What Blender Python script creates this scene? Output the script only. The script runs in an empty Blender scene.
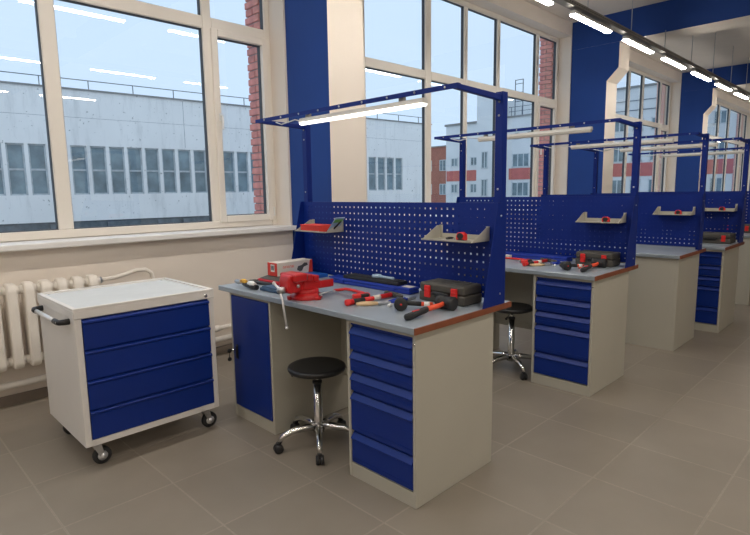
import bpy, bmesh, math, random
from mathutils import Vector, Matrix, Euler
random.seed(7)
PI = math.pi
S = bpy.context.scene
C = S.collection

# ------------------------------------------------------------------ camera, sky, exposure
cam_d = bpy.data.cameras.new('camera'); cam = bpy.data.objects.new('camera', cam_d); C.objects.link(cam)
RX = Vector((0.70674533, -0.70731931, -0.01450622))     # image right in the room
RU = Vector((0.1091773, 0.08878405, 0.99004935))        # image up
RF = Vector((0.6989931, 0.70129651, -0.13997092))       # view direction
cam.matrix_world = Matrix(((RX.x, RU.x, -RF.x, 0), (RX.y, RU.y, -RF.y, 0), (RX.z, RU.z, -RF.z, 1.52), (0, 0, 0, 1)))
cam_d.sensor_width = 36; cam_d.lens = 541 / 750 * 36; cam_d.clip_start = 0.05; cam_d.clip_end = 500
S.camera = cam

world = bpy.data.worlds.new('overcast_sky'); S.world = world; world.use_nodes = True
wb = world.node_tree.nodes['Background']
wb.inputs[0].default_value = (0.55, 0.71, 0.90, 1); wb.inputs[1].default_value = 1.27

vs = S.view_settings
vs.view_transform = 'Standard'; vs.look = 'None'; vs.gamma = 1; vs.use_curve_mapping = False
vs.exposure = 0.0
LAMP_L = 58.0           # radiance of the ceiling lamp diffusers
LAMP_C = (1.0, 0.94, 0.865)

# ------------------------------------------------------------------ materials
M = {}
def mat(name, col, rough=0.5, metal=0.0, var=0.06, scale=6.0, bump=0.0, spec=0.5, emit=None, es=0.0, bscale=60):
    m = bpy.data.materials.new(name); m.use_nodes = True
    nt = m.node_tree; b = nt.nodes['Principled BSDF']
    b.inputs['Roughness'].default_value = rough; b.inputs['Metallic'].default_value = metal
    b.inputs['Specular IOR Level'].default_value = spec
    tc = nt.nodes.new('ShaderNodeTexCoord')
    n = nt.nodes.new('ShaderNodeTexNoise'); n.inputs['Scale'].default_value = scale; n.inputs['Detail'].default_value = 5
    nt.links.new(tc.outputs['Object'], n.inputs['Vector'])
    r = nt.nodes.new('ShaderNodeValToRGB')
    r.color_ramp.elements[0].position = 0.3; r.color_ramp.elements[1].position = 0.7
    r.color_ramp.elements[0].color = tuple(c * (1 - var) for c in col) + (1,)
    r.color_ramp.elements[1].color = tuple(min(1, c * (1 + var)) for c in col) + (1,)
    nt.links.new(n.outputs['Fac'], r.inputs['Fac']); nt.links.new(r.outputs['Color'], b.inputs['Base Color'])
    if bump:
        n2 = nt.nodes.new('ShaderNodeTexNoise'); n2.inputs['Scale'].default_value = bscale
        nt.links.new(tc.outputs['Object'], n2.inputs['Vector'])
        bp = nt.nodes.new('ShaderNodeBump'); bp.inputs['Strength'].default_value = bump; bp.inputs['Distance'].default_value = 0.01
        nt.links.new(n2.outputs['Fac'], bp.inputs['Height']); nt.links.new(bp.outputs['Normal'], b.inputs['Normal'])
    if emit:
        b.inputs['Emission Color'].default_value = tuple(emit) + (1,); b.inputs['Emission Strength'].default_value = es
    M[name] = m
    return m

def srgb(r, g, b):
    f = lambda c: ((c / 255 + 0.055) / 1.055) ** 2.4 if c > 10 else c / 255 / 12.92
    return (f(r), f(g), f(b))

mat('wall_cream', srgb(236, 226, 214), 0.85, var=0.02, scale=2, bump=0.08, bscale=25)
mat('ceiling_paint', srgb(225, 216, 205), 0.9, var=0.02)
mat('paint_blue', srgb(18, 64, 140), 0.7, var=0.05, scale=3, bump=0.05)
mat('steel_blue', srgb(0, 36, 122), 0.5, spec=0.3, var=0.04, scale=4)
mat('steel_blue_drawer', srgb(0, 42, 128), 0.42, spec=0.4, var=0.04, scale=4)
mat('steel_beige', srgb(184, 180, 166), 0.5, var=0.02, scale=3)
mat('cart_grey', srgb(228, 224, 218), 0.5, var=0.02, scale=3)
mat('cart_mat', srgb(212, 214, 212), 0.55, var=0.03, scale=9)
mat('worktop', srgb(158, 168, 176), 0.34, 0.2, var=0.08, scale=5)
mat('wood_edge', srgb(132, 74, 48), 0.55, var=0.12, scale=18)
mat('pvc', srgb(238, 231, 220), 0.35, var=0.01)
mat('sill', srgb(238, 236, 232), 0.35, var=0.02)
mat('gasket', (0.06, 0.07, 0.085), 0.6)
mat('brick', srgb(224, 152, 142), 0.9, var=0.18, scale=14, bump=0.4)
mat('mortar', srgb(170, 150, 144), 0.95, var=0.08, bump=0.3)
mat('chrome', (0.72, 0.72, 0.72), 0.16, 1.0, var=0.02)
mat('zinc', (0.55, 0.56, 0.57), 0.38, 1.0, var=0.06)
mat('black_plastic', (0.016, 0.016, 0.018), 0.45, var=0.1)
mat('rubber', (0.02, 0.02, 0.021), 0.65, var=0.15)
mat('seat_black', (0.018, 0.018, 0.019), 0.38, var=0.2, scale=30)
mat('dark_grey', srgb(78, 75, 68), 0.6, var=0.08, scale=20)
mat('red_cast', srgb(192, 30, 32), 0.36, var=0.06, scale=10)
mat('red_plastic', srgb(222, 42, 38), 0.42, var=0.05)
mat('orange_red', srgb(236, 84, 48), 0.45, var=0.05)
mat('crimson', srgb(190, 26, 40), 0.6, var=0.05)
mat('case_blue', srgb(20, 52, 160), 0.45, var=0.05)
mat('case_light_blue', srgb(26, 98, 190), 0.45, var=0.05)
mat('denim', srgb(58, 84, 112), 0.7, var=0.1)
mat('carton', srgb(226, 216, 204), 0.75, var=0.03)
mat('carton_red', srgb(214, 60, 48), 0.7, var=0.06)
mat('white_plastic', srgb(236, 236, 232), 0.4, var=0.02)
mat('pale_blue', srgb(176, 200, 222), 0.35, var=0.05)
mat('yellow', srgb(222, 168, 60), 0.5, var=0.06)
mat('wood_tan', srgb(206, 176, 136), 0.55, var=0.1, scale=20)
mat('green_print', srgb(120, 180, 90), 0.5, var=0.1)
mat('radiator', srgb(240, 233, 222), 0.5, var=0.03, bump=0.05)
mat('skirting', srgb(124, 112, 100), 0.6, var=0.08)
mat('tray_zinc', srgb(150, 146, 138), 0.5, 0.4, var=0.05)
mat('lamp_off', srgb(232, 226, 214), 0.4, var=0.01)
mat('lamp_body', srgb(225, 222, 214), 0.45, var=0.01)
mat('facade_white', srgb(250, 248, 244), 0.9, var=0.04, scale=0.5, bump=0.2, bscale=3)
mat('facade_grey', srgb(232, 234, 234), 0.9, var=0.05, scale=0.5)
mat('facade_red', srgb(206, 118, 108), 0.9, var=0.08, scale=2)
mat('facade_brick', srgb(178, 116, 98), 0.9, var=0.1, scale=2)
mat('facade_dark', srgb(112, 120, 124), 0.9, var=0.25, scale=3)
mat('aluminium', (0.8, 0.8, 0.8), 0.35, 0.5, var=0.02)
mat('pane_far', srgb(128, 146, 152), 0.15, var=0.35, scale=1.3)
mat('frame_far', srgb(214, 220, 222), 0.7, var=0.04)
mat('frame_old', srgb(190, 196, 198), 0.8, var=0.2, scale=4)
mat('railing_far', srgb(110, 120, 128), 0.8)
mat('asphalt', srgb(196, 196, 192), 0.95, var=0.1, scale=0.4)
mat('roof_felt', srgb(150, 150, 148), 0.95, var=0.15, scale=0.6)
mat('lamp_diffuser', (0.9, 0.9, 0.88), 0.5, emit=LAMP_C, es=LAMP_L)
mat('bench_diffuser', (0.9, 0.9, 0.88), 0.5, emit=(1.0, 0.95, 0.88), es=2.6)

# window glass: clear, with the mirror reflection of a glazed pane growing towards grazing angles
def glass(name, base, tint):
    m = bpy.data.materials.new(name); m.use_nodes = True; nt = m.node_tree; nt.nodes.clear()
    out = nt.nodes.new('ShaderNodeOutputMaterial'); mx = nt.nodes.new('ShaderNodeMixShader')
    tr = nt.nodes.new('ShaderNodeBsdfTransparent'); tr.inputs[0].default_value = tint
    gl = nt.nodes.new('ShaderNodeBsdfGlossy'); gl.inputs['Roughness'].default_value = 0.0
    lw = nt.nodes.new('ShaderNodeLayerWeight')
    p = nt.nodes.new('ShaderNodeMath'); p.operation = 'POWER'; p.inputs[1].default_value = 5
    a = nt.nodes.new('ShaderNodeMath'); a.operation = 'MULTIPLY_ADD'; a.inputs[1].default_value = 1 - base; a.inputs[2].default_value = base
    nt.links.new(lw.outputs['Facing'], p.inputs[0]); nt.links.new(p.outputs[0], a.inputs[0])
    nt.links.new(a.outputs[0], mx.inputs[0]); nt.links.new(tr.outputs[0], mx.inputs[1]); nt.links.new(gl.outputs[0], mx.inputs[2])
    nt.links.new(mx.outputs[0], out.inputs[0]); M[name] = m
glass('window_glass', 0.075, (0.97, 0.98, 0.985, 1))

# floor tile: warm grey vinyl with pale scuffed edges where the dovetail seams meet
def floor_mat(name, grid):
    m = bpy.data.materials.new(name); m.use_nodes = True; nt = m.node_tree; b = nt.nodes['Principled BSDF']
    L = nt.links.new; N = nt.nodes.new
    tc = N('ShaderNodeTexCoord'); geo = N('ShaderNodeNewGeometry')
    base = srgb(139, 130, 118)
    n = N('ShaderNodeTexNoise'); n.inputs['Scale'].default_value = 2.2; n.inputs['Detail'].default_value = 6
    L(geo.outputs['Position'], n.inputs['Vector'])
    r = N('ShaderNodeValToRGB'); r.color_ramp.elements[0].position = 0.3; r.color_ramp.elements[1].position = 0.72
    r.color_ramp.elements[0].color = tuple(c * 0.93 for c in base) + (1,); r.color_ramp.elements[1].color = tuple(c * 1.08 for c in base) + (1,)
    L(n.outputs['Fac'], r.inputs['Fac'])
    col = r.outputs['Color']
    sep = N('ShaderNodeSeparateXYZ')
    def mth(op, a, bv=None):
        x = N('ShaderNodeMath'); x.operation = op
        for i, v in enumerate((a, bv)):
            if v is None: continue
            if isinstance(v, (int, float)): x.inputs[i].default_value = v
            else: L(v, x.inputs[i])
        return x.outputs[0]
    if not grid:
        L(tc.outputs['Object'], sep.inputs[0])
        e = mth('MAXIMUM', mth('ABSOLUTE', sep.outputs[0]), mth('ABSOLUTE', sep.outputs[1]))
        oi = N('ShaderNodeObjectInfo')
        hv = N('ShaderNodeHueSaturation'); L(col, hv.inputs['Color'])
        L(mth('ADD', mth('MULTIPLY', oi.outputs['Random'], 0.10), 0.95), hv.inputs['Value'])
        col = hv.outputs['Color']
    else:
        L(geo.outputs['Position'], sep.inputs[0])
        fx = mth('ABSOLUTE', mth('SUBTRACT', mth('FRACT', mth('DIVIDE', mth('SUBTRACT', sep.outputs[0], 0.075), 0.525)), 0.5))
        fy = mth('ABSOLUTE', mth('SUBTRACT', mth('FRACT', mth('DIVIDE', mth('SUBTRACT', sep.outputs[1], 0.045), 0.525)), 0.5))
        e = mth('MULTIPLY', mth('MAXIMUM', fx, fy), 0.525)
    edge = mth('GREATER_THAN', e, 0.2575)
    n3 = N('ShaderNodeTexNoise'); n3.inputs['Scale'].default_value = 55; L(geo.outputs['Position'], n3.inputs['Vector'])
    wear = mth('MULTIPLY', edge, mth('MULTIPLY', n3.outputs['Fac'], 0.32))
    mix = N('ShaderNodeMix'); mix.data_type = 'RGBA'
    L(wear, mix.inputs[0]); L(col, mix.inputs[6]); mix.inputs[7].default_value = srgb(206, 192, 172) + (1,)
    L(mix.outputs[2], b.inputs['Base Color'])
    b.inputs['Roughness'].default_value = 0.42; b.inputs['Specular IOR Level'].default_value = 0.35
    n2 = N('ShaderNodeTexNoise'); n2.inputs['Scale'].default_value = 140; L(geo.outputs['Position'], n2.inputs['Vector'])
    bp = N('ShaderNodeBump'); bp.inputs['Strength'].default_value = 0.12; bp.inputs['Distance'].default_value = 0.004
    L(n2.outputs['Fac'], bp.inputs['Height']); L(bp.outputs['Normal'], b.inputs['Normal'])
    M[name] = m
floor_mat('floor_tile', False); floor_mat('floor_far', True)

# brick pattern for the brickwork too far off to lay singly
def stained():
    nt = M['facade_white'].node_tree; b = nt.nodes['Principled BSDF']; L = nt.links.new
    src = b.inputs['Base Color'].links[0].from_socket
    tc = nt.nodes.new('ShaderNodeTexCoord'); mp = nt.nodes.new('ShaderNodeMapping'); mp.inputs['Scale'].default_value = (2.2, 2.2, 0.35)
    n = nt.nodes.new('ShaderNodeTexNoise'); n.inputs['Scale'].default_value = 1.0; n.inputs['Detail'].default_value = 8; n.inputs['Roughness'].default_value = 0.7
    L(tc.outputs['Object'], mp.inputs[0]); L(mp.outputs[0], n.inputs['Vector'])
    r = nt.nodes.new('ShaderNodeValToRGB'); r.color_ramp.elements[0].position = 0.52; r.color_ramp.elements[1].position = 0.72
    r.color_ramp.elements[0].color = (0, 0, 0, 1); r.color_ramp.elements[1].color = (0.35, 0.35, 0.35, 1)
    L(n.outputs['Fac'], r.inputs[0])
    n2 = nt.nodes.new('ShaderNodeTexNoise'); n2.inputs['Scale'].default_value = 7; n2.inputs['Detail'].default_value = 6; L(tc.outputs['Object'], n2.inputs['Vector'])
    r2 = nt.nodes.new('ShaderNodeValToRGB'); r2.color_ramp.elements[0].position = 0.66; r2.color_ramp.elements[1].position = 0.72; L(n2.outputs['Fac'], r2.inputs[0])
    mx0 = nt.nodes.new('ShaderNodeMath'); mx0.operation = 'MAXIMUM'; L(r.outputs[0], mx0.inputs[0]); L(r2.outputs[0], mx0.inputs[1])
    mx = nt.nodes.new('ShaderNodeMix'); mx.data_type = 'RGBA'; L(mx0.outputs[0], mx.inputs[0]); L(src, mx.inputs[6]); mx.inputs[7].default_value = srgb(176, 176, 172) + (1,)
    L(mx.outputs[2], b.inputs['Base Color'])
stained()
def far_brick():
    m = bpy.data.materials.new('brick_far'); m.use_nodes = True; nt = m.node_tree; b = nt.nodes['Principled BSDF']
    geo = nt.nodes.new('ShaderNodeNewGeometry'); mp = nt.nodes.new('ShaderNodeMapping')
    mp.inputs['Rotation'].default_value = (PI / 2, 0, PI / 2)
    br = nt.nodes.new('ShaderNodeTexBrick'); br.inputs['Color1'].default_value = srgb(232, 190, 180) + (1,)
    br.inputs['Color2'].default_value = srgb(226, 178, 168) + (1,); br.inputs['Mortar'].default_value = srgb(212, 196, 190) + (1,)
    br.inputs['Scale'].default_value = 1; br.inputs['Brick Width'].default_value = 0.262; br.inputs['Row Height'].default_value = 0.077; br.inputs['Mortar Size'].default_value = 0.006
    nt.links.new(geo.outputs['Position'], mp.inputs[0]); nt.links.new(mp.outputs[0], br.inputs[0]); nt.links.new(br.outputs[0], b.inputs['Base Color'])
    b.inputs['Roughness'].default_value = 0.9; M['brick_far'] = m
far_brick()

# ------------------------------------------------------------------ mesh helpers
class MB:
    """collects shapes into one mesh"""
    def __init__(s): s.bm = bmesh.new(); s.mi = 0; s.mats = []
    def use(s, m):
        if m not in s.mats: s.mats.append(m)
        s.mi = s.mats.index(m); return s
    def _f(s, vs, smooth=False):
        try:
            f = s.bm.faces.new(vs); f.material_index = s.mi; f.smooth = smooth; return f
        except ValueError: return None
    def box(s, x0, x1, y0, y1, z0, z1, bev=0.0, seg=1):
        v = [s.bm.verts.new(p) for p in ((x0,y0,z0),(x1,y0,z0),(x1,y1,z0),(x0,y1,z0),(x0,y0,z1),(x1,y0,z1),(x1,y1,z1),(x0,y1,z1))]
        fs = [s._f([v[i] for i in q]) for q in ((3,2,1,0),(4,5,6,7),(0,1,5,4),(1,2,6,5),(2,3,7,6),(3,0,4,7))]
        if bev:
            es = {e for f in fs for e in f.edges}
            bmesh.ops.bevel(s.bm, geom=list(es), offset=bev, segments=seg, affect='EDGES', profile=0.5, material=-1)
        return s
    def prism(s, pts, axis, a, b, bev=0.0, seg=1):
        """extrude a 2-D outline along an axis: x -> (y,z), y -> (x,z), z -> (x,y)"""
        def P(p, t):
            return {'x': (t, p[0], p[1]), 'y': (p[0], t, p[1]), 'z': (p[0], p[1], t)}[axis]
        A = [s.bm.verts.new(P(p, a)) for p in pts]; B = [s.bm.verts.new(P(p, b)) for p in pts]
        n = len(pts); fs = [s._f(A[::-1]), s._f(B)]
        for i in range(n): fs.append(s._f([A[i], A[(i+1) % n], B[(i+1) % n], B[i]]))
        fs = [f for f in fs if f]
        bmesh.ops.recalc_face_normals(s.bm, faces=fs)
        if bev:
            es = {e for f in fs for e in f.edges}
            bmesh.ops.bevel(s.bm, geom=list(es), offset=bev, segments=seg, affect='EDGES', profile=0.5, material=-1)
        return s
    def lathe(s, prof, o=(0,0,0), d=(0,0,1), n=20, smooth=True):
        """prof: (radius, height) pairs turned about direction d from o"""
        d = Vector(d).normalized(); o = Vector(o); u = d.orthogonal().normalized(); w = d.cross(u)
        rings = []
        for r, h in prof:
            c = o + d * h
            if r < 1e-6: rings.append([s.bm.verts.new(c)])
            else: rings.append([s.bm.verts.new(c + (u * math.cos(2*PI*i/n) + w * math.sin(2*PI*i/n)) * r) for i in range(n)])
        for A, B in zip(rings, rings[1:]):
            for i in range(n):
                j = (i + 1) % n
                if len(A) == 1 and len(B) == 1: continue
                if len(A) == 1: s._f([A[0], B[j], B[i]], smooth)
                elif len(B) == 1: s._f([A[i], A[j], B[0]], smooth)
                else: s._f([A[i], A[j], B[j], B[i]], smooth)
        for R, flip in ((rings[0], True), (rings[-1], False)):
            if len(R) > 1: s._f(R[::-1] if flip else R)
        return s
    def cyl(s, a, b, r, r2=None, n=14):
        a = Vector(a); b = Vector(b); L = (b - a).length
        return s.lathe([(r, 0), (r if r2 is None else r2, L)], a, b - a, n)
    def tube(s, pts, r, n=10):
        """swept tube through points; r may be a list"""
        pts = [Vector(p) for p in pts]; m = len(pts)
        rs = r if isinstance(r, (list, tuple)) else [r] * m
        up = None; rings = []
        for i, p in enumerate(pts):
            t = (pts[min(i+1, m-1)] - pts[max(i-1, 0)]).normalized()
            if up is None: up = t.orthogonal().normalized()
            up = (up - t * up.dot(t)).normalized(); w = t.cross(up)
            rings.append([s.bm.verts.new(p + (up * math.cos(2*PI*k/n) + w * math.sin(2*PI*k/n)) * rs[i]) for k in range(n)])
        for A, B in zip(rings, rings[1:]):
            for i in range(n): s._f([A[i], A[(i+1) % n], B[(i+1) % n], B[i]], True)
        s._f(rings[0][::-1]); s._f(rings[-1]); return s
    def quad(s, a, b, c, d):
        s._f([s.bm.verts.new(p) for p in (a, b, c, d)]); return s
    def mesh(s, name):
        bmesh.ops.recalc_face_normals(s.bm, faces=s.bm.faces[:]) if False else None
        me = bpy.data.meshes.new(name); s.bm.to_mesh(me); s.bm.free()
        for m in s.mats: me.materials.append(M[m])
        return me
    def obj(s, name, parent=None, loc=(0,0,0), rz=0.0):
        return link(name, s.mesh(name), parent, loc, rz)

def link(name, me, parent=None, loc=(0,0,0), rz=0.0):
    o = bpy.data.objects.new(name, me); C.objects.link(o)
    o.location = loc; o.rotation_euler = (0, 0, rz)
    if parent: o.parent = parent
    return o
def empty(name, loc=(0,0,0), rz=0.0):
    o = bpy.data.objects.new(name, None); C.objects.link(o); o.location = loc; o.rotation_euler = (0, 0, rz); o.empty_display_size = 0.1
    return o
def tag(o, label, cat, group=None):
    o['label'] = label; o['category'] = cat
    if group: o['group'] = group
    return o
def struct(o): o['kind'] = 'structure'; return o
def mb(m): return MB().use(m)
def copy_tree(o, parent=None):
    c = o.copy(); C.objects.link(c); c.parent = parent
    for ch in o.children: copy_tree(ch, c)
    return c

# ------------------------------------------------------------------ room shell
YW = 4.60                     # inner face of the window wall
X0, X1, Y0, ZC = -5.2, 36.0, -6.0, 4.40
PILLARS = [-2.83, 3.38, 9.59, 15.80, 24.60, 30.81]
WZ0, WZ1 = 1.15, 4.17         # window opening

# floor: slab, laid tiles near the camera, patterned beyond
TX0, TY0, TP, NX, NY = 0.60 - 0.525 * 4, 0.57 - 0.525 * 2, 0.525, 22, 10
tx1, ty1 = TX0 + TP * NX, TY0 + TP * NY
m = mb('floor_far')
m.box(X0, X1, Y0, YW + 0.35, -0.12, -0.008)
m.box(X0, TX0, Y0, YW, -0.008, 0); m.box(tx1, X1, Y0, YW, -0.008, 0); m.box(TX0, tx1, Y0, TY0, -0.008, 0)
floor = struct(m.obj('floor'))
h = TP / 2 - 0.0003
tile_me = mb('floor_tile').box(-h, h, -h, h, -0.008, 0).mesh('floor_tile')
for i in range(NX):
    for j in range(NY):
        yc = TY0 + TP * (j + 0.5)
        if j == NY - 1:
            continue
        link('floor_tile', tile_me, floor, (TX0 + TP * (i + 0.5), yc, 0))
# last row is cut at the wall
yl0, yl1 = TY0 + TP * (NY - 1), YW
cut_me = mb('floor_tile').box(-h, h, 0.0003, yl1 - yl0, -0.008, 0).mesh('cut_floor_tile')
for i in range(NX): link('floor_tile', cut_me, floor, (TX0 + TP * (i + 0.5), yl0, 0))

ceil = mb('ceiling_paint'); ceil.box(X0, X1, Y0, YW + 0.35, ZC, ZC + 0.15)
for y in (1.95, 0.45, -1.05, -2.55, -4.05): ceil.box(X0, X1, y - 0.06, y + 0.06, ZC - 0.13, ZC + 0.001)
struct(ceil.obj('ceiling'))

w = mb('wall_cream')
w.box(X0, X1, YW, YW + 0.35, -0.1, WZ0)                       # under the windows
w.box(X0, X1, YW, YW + 0.35, WZ1, ZC)                         # lintel
WIN = []
edges = []
for i, px in enumerate(PILLARS):                              # piers between the windows
    w.prism([(px - 0.025, YW), (px + 0.48, YW), (px + 0.51, YW + 0.35), (px - 0.055, YW + 0.35)], 'z', WZ0 - 0.01, WZ1 + 0.01)
w.box(X0, X0 + 0.3, YW, YW + 0.35, WZ0, WZ1)
struct(w.obj('wall_left'))
struct(mb('wall_cream').box(X0, X1, Y0 - 0.2, Y0, -0.1, ZC).obj('wall_right'))
struct(mb('wall_cream').box(X0 - 0.2, X0, Y0, YW + 0.35, -0.1, ZC).obj('wall_back'))
struct(mb('wall_cream').box(X1, X1 + 0.2, Y0, YW + 0.35, -0.1, ZC).obj('wall_front'))
struct(mb('skirting').box(X0, X1, YW - 0.012, YW + 0.002, 0, 0.075).obj('baseboard_left'))

# pillars with a corbel carrying the cross beams; sides blue, fronts cream
def pillar(px):
    y1, y2 = (3.96, 3.77) if px < 12 else (4.05, 3.88)
    m = MB(); m.use('paint_blue'); m.use('wall_cream')
    pts = [(YW + 0.02, 0), (YW + 0.02, ZC), (y2, ZC), (y2, 3.52), (y1, 3.32), (y1, 0)]
    m.prism(pts, 'x', px, px + 0.45)
    m.bm.normal_update()
    for f in m.bm.faces: f.material_index = 0 if abs(f.normal.x) > 0.9 else 1
    return struct(m.obj('pillar'))
for px in PILLARS: pillar(px)
def beam(px):
    m = MB(); m.use('paint_blue'); m.use('ceiling_paint')
    m.box(px - 0.003, px + 0.55, Y0, YW + .01, 3.93, ZC + 0.01)
    m.bm.normal_update()
    for f in m.bm.faces: f.material_index = 0 if abs(f.normal.x) > 0.9 else 1
    return struct(m.obj('beam'))
for px in PILLARS: beam(px)

# windows
YG = 4.85
def bar(name, parent, x0, x1, z0, z1, y0=YG - 0.035, y1=YG + 0.035, bev=0.006):
    return mb('pvc').box(x0, x1, y0, y1, z0, z1, bev=bev).obj(name, parent)
def pane(parent, x0, x1, z0, z1, tilt=0.0):
    d = tilt * (z1 - z0)
    g = mb('window_glass'); g.quad((x0, YG + 0.012 - d, z1), (x0, YG + 0.012 + d, z0), (x1, YG + 0.012 + d, z0), (x1, YG + 0.012 - d, z1))
    p = g.obj('pane', parent)
    k = mb('gasket'); t = 0.006
    for a in ((x0 - .004, x0 + t, z0, z1), (x1 - t, x1 + .004, z0, z1), (x0, x1, z0 - .004, z0 + t), (x0, x1, z1 - t, z1 + .004)):
        k.box(a[0], a[1], YG - 0.012, YG + 0.03, a[2], a[3])
    k.obj('gasket', p)
    return p
def window(n, xl, xr, mull, sashes, ztr=3.05):
    """mull: (centre, half width); sashes: indices of bays with an opening casement under the transom"""
    r = empty('window_%d' % n, (0, 0, 0)); struct(r)
    z0, z1 = WZ0 + 0.03, WZ1
    fr = mb('pvc'); fw = 0.06
    fr.box(xl, xl + fw, YG - .035, YG + .035, z0, z1, bev=.006); fr.box(xr - fw, xr, YG - .035, YG + .035, z0, z1, bev=.006)
    fr.box(xl + fw, xr - fw, YG - .035, YG + .035, z0, z0 + 0.07, bev=.006); fr.box(xl + fw, xr - fw, YG - .035, YG + .035, z1 - 0.07, z1, bev=.006)
    fr.obj('window_frame', r)
    xs = [xl + fw] + [v for c, hw in mull for v in (c - hw, c + hw)] + [xr - fw]
    for c, hw in mull:
        if hw > 0.06:
            bar('mullion', r, c - hw, c - 0.0015, z0 + 0.07, z1 - 0.07); bar('mullion', r, c + 0.0015, c + hw, z0 + 0.07, z1 - 0.07)
        else: bar('mullion', r, c - hw, c + hw, z0 + 0.07, z1 - 0.07)
    for k in range(0, len(xs), 2):
        a, b = xs[k], xs[k + 1]
        bar('transom', r, a, b, ztr - 0.055, ztr + 0.055)
        pane(r, a, b, ztr + 0.055, z1 - 0.07, random.uniform(-.0008, .0008))
        zl0, zl1 = z0 + 0.07, ztr - 0.055
        if k // 2 in sashes:
            s = mb('pvc'); t = 0.05; ya, yb = YG - 0.055, YG + 0.03
            s.box(a - .015, a + t, ya, yb, zl0 - .015, zl1 + .015, bev=.006); s.box(b - t, b + .015, ya, yb, zl0 - .015, zl1 + .015, bev=.006)
            s.box(a + t, b - t, ya, yb, zl0 - .015, zl0 + t, bev=.006); s.box(a + t, b - t, ya, yb, zl1 - t, zl1 + .015, bev=.006)
            so = s.obj('sash', r)
            hd = mb('white_plastic'); zz = (zl0 + zl1) / 2 + 0.1
            hd.box(a + .02, a + .05, ya - .012, ya, zz - .035, zz + .035, bev=.004); hd.box(a + .024, a + .046, ya - .045, ya - .01, zz - .012, zz + .012, bev=.004)
            hd.box(a + .024, a + .046, ya - .05, ya - .034, zz - .12, zz + .012, bev=.005); hd.obj('handle', so)
            hg = mb('white_plastic'); hg.cyl((b + .012, ya - .006, zl0 + .03), (b + .012, ya - .006, zl0 + .12), .009); hg.obj('hinge', so)
            a, b, zl0, zl1 = a + t, b - t, zl0 + t, zl1 - t
        pane(r, a, b, zl0, zl1, random.uniform(-.0008, .0008))
    s = mb('sill'); s.box(xl - 0.05, xr + 0.05, YW - 0.10, YG - 0.035, WZ0 - 0.016, WZ0 + 0.03, bev=.008, seg=2); s.obj('window_sill', r)
    o = mb('zinc'); o.prism([(YG + .03, WZ0 + .05), (YG + .36, WZ0 - .01), (YG + .36, WZ0 - .02), (YG + .03, WZ0 + .03)], 'x', xl - .05, xr + .05); o.obj('drip_sill', r)
    return r
def win_std(n, px0):
    window(n, px0 + 0.52, px0 + 6.15, [(px0 + 1.27, .04), (px0 + 2.49, .06), (px0 + 3.34, .04), (px0 + 4.20, .04), (px0 + 5.41, .045)], (0, 5))
window(1, -2.30, 3.34, [(-1.55, .05), (-0.09, .055), (1.32, .055), (2.645, .045)], (0, 4), 3.085)
win_std(2, 3.38); win_std(3, 9.59); window(4, 16.32, 24.56, [(17.5, .045), (19.2, .06), (20.6, .045), (21.9, .045), (23.6, .045)], (0, 5)); win_std(5, 24.60)
# outer brick jambs
BL, BH, BJ = 0.25, 0.065, 0.012
brick_me = [mb('brick').box(-w_ / 2, w_ / 2, 0, l, 0, BH, bev=.004).mesh('brick') for w_, l in ((0.12, 0.25), (0.12, 0.12))]
def brick_jamb(xf):
    core = struct(mb('mortar').box(xf + .012, xf + .5, 4.95, 5.145, 0.9, 4.7).obj('brick_jamb'))
    z = 1.18; c = 0
    while z < 4.25:
        y = 4.905
        seq = ((0,) if c % 2 else (1, 1))
        for k in seq:
            dx = random.uniform(-.004, .004)
            link('brick', brick_me[k], core, (xf + .06 + dx, y + (0.016 if c % 2 else 0), z)); y += (0.25, 0.12)[k] + BJ
        z += BH + BJ; c += 1
for xf in (3.285, 9.49): brick_jamb(xf)
for xf in (15.70, 24.50, 30.71):
    struct(mb('brick_far').box(xf, xf + .5, 4.95, 5.15, 0.9, 4.7).obj('brick_jamb'))
for px in PILLARS:
    struct(mb('brick_far').box(px + .45, px + .50, 4.96, 5.15, 0.9, 4.7).obj('brick_jamb'))
struct(mb('brick_far').box(X0, X1, 4.95, 5.15, -5.0, 1.12).obj('wall_outside'))

# ------------------------------------------------------------------ ceiling lamps and cable trays
ORD = ['nearest', 'second', 'third', 'fourth', 'fifth', 'sixth', 'seventh', 'eighth', 'ninth']
def ceiling_lamp(x, y, z, label, group):
    t = tag(empty('ceiling_lamp', (x, y, z)), label, 'lamp', group)
    hme, dme, bme = LAMP_ME
    link('housing', hme, t); link('diffuser', dme, t); link('mount', bme, t, (.22, 0, 0)); link('mount', bme, t, (.94, 0, 0))
    return t
hm = mb('lamp_body'); hm.prism([(-.036, .018), (-.03, .058), (.03, .058), (.036, .018)], 'x', .05, 1.10, bev=.003)
dm = mb('lamp_diffuser'); dm.prism([(-.034, .018), (.034, .018), (.03, 0), (-.03, 0)], 'x', .056, 1.094)
bm_ = mb('tray_zinc'); bm_.box(-.02, .02, -.02, .02, .057, .085)
LAMP_ME = (hm.mesh('housing'), dm.mesh('diffuser'), bm_.mesh('mount'))
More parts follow.
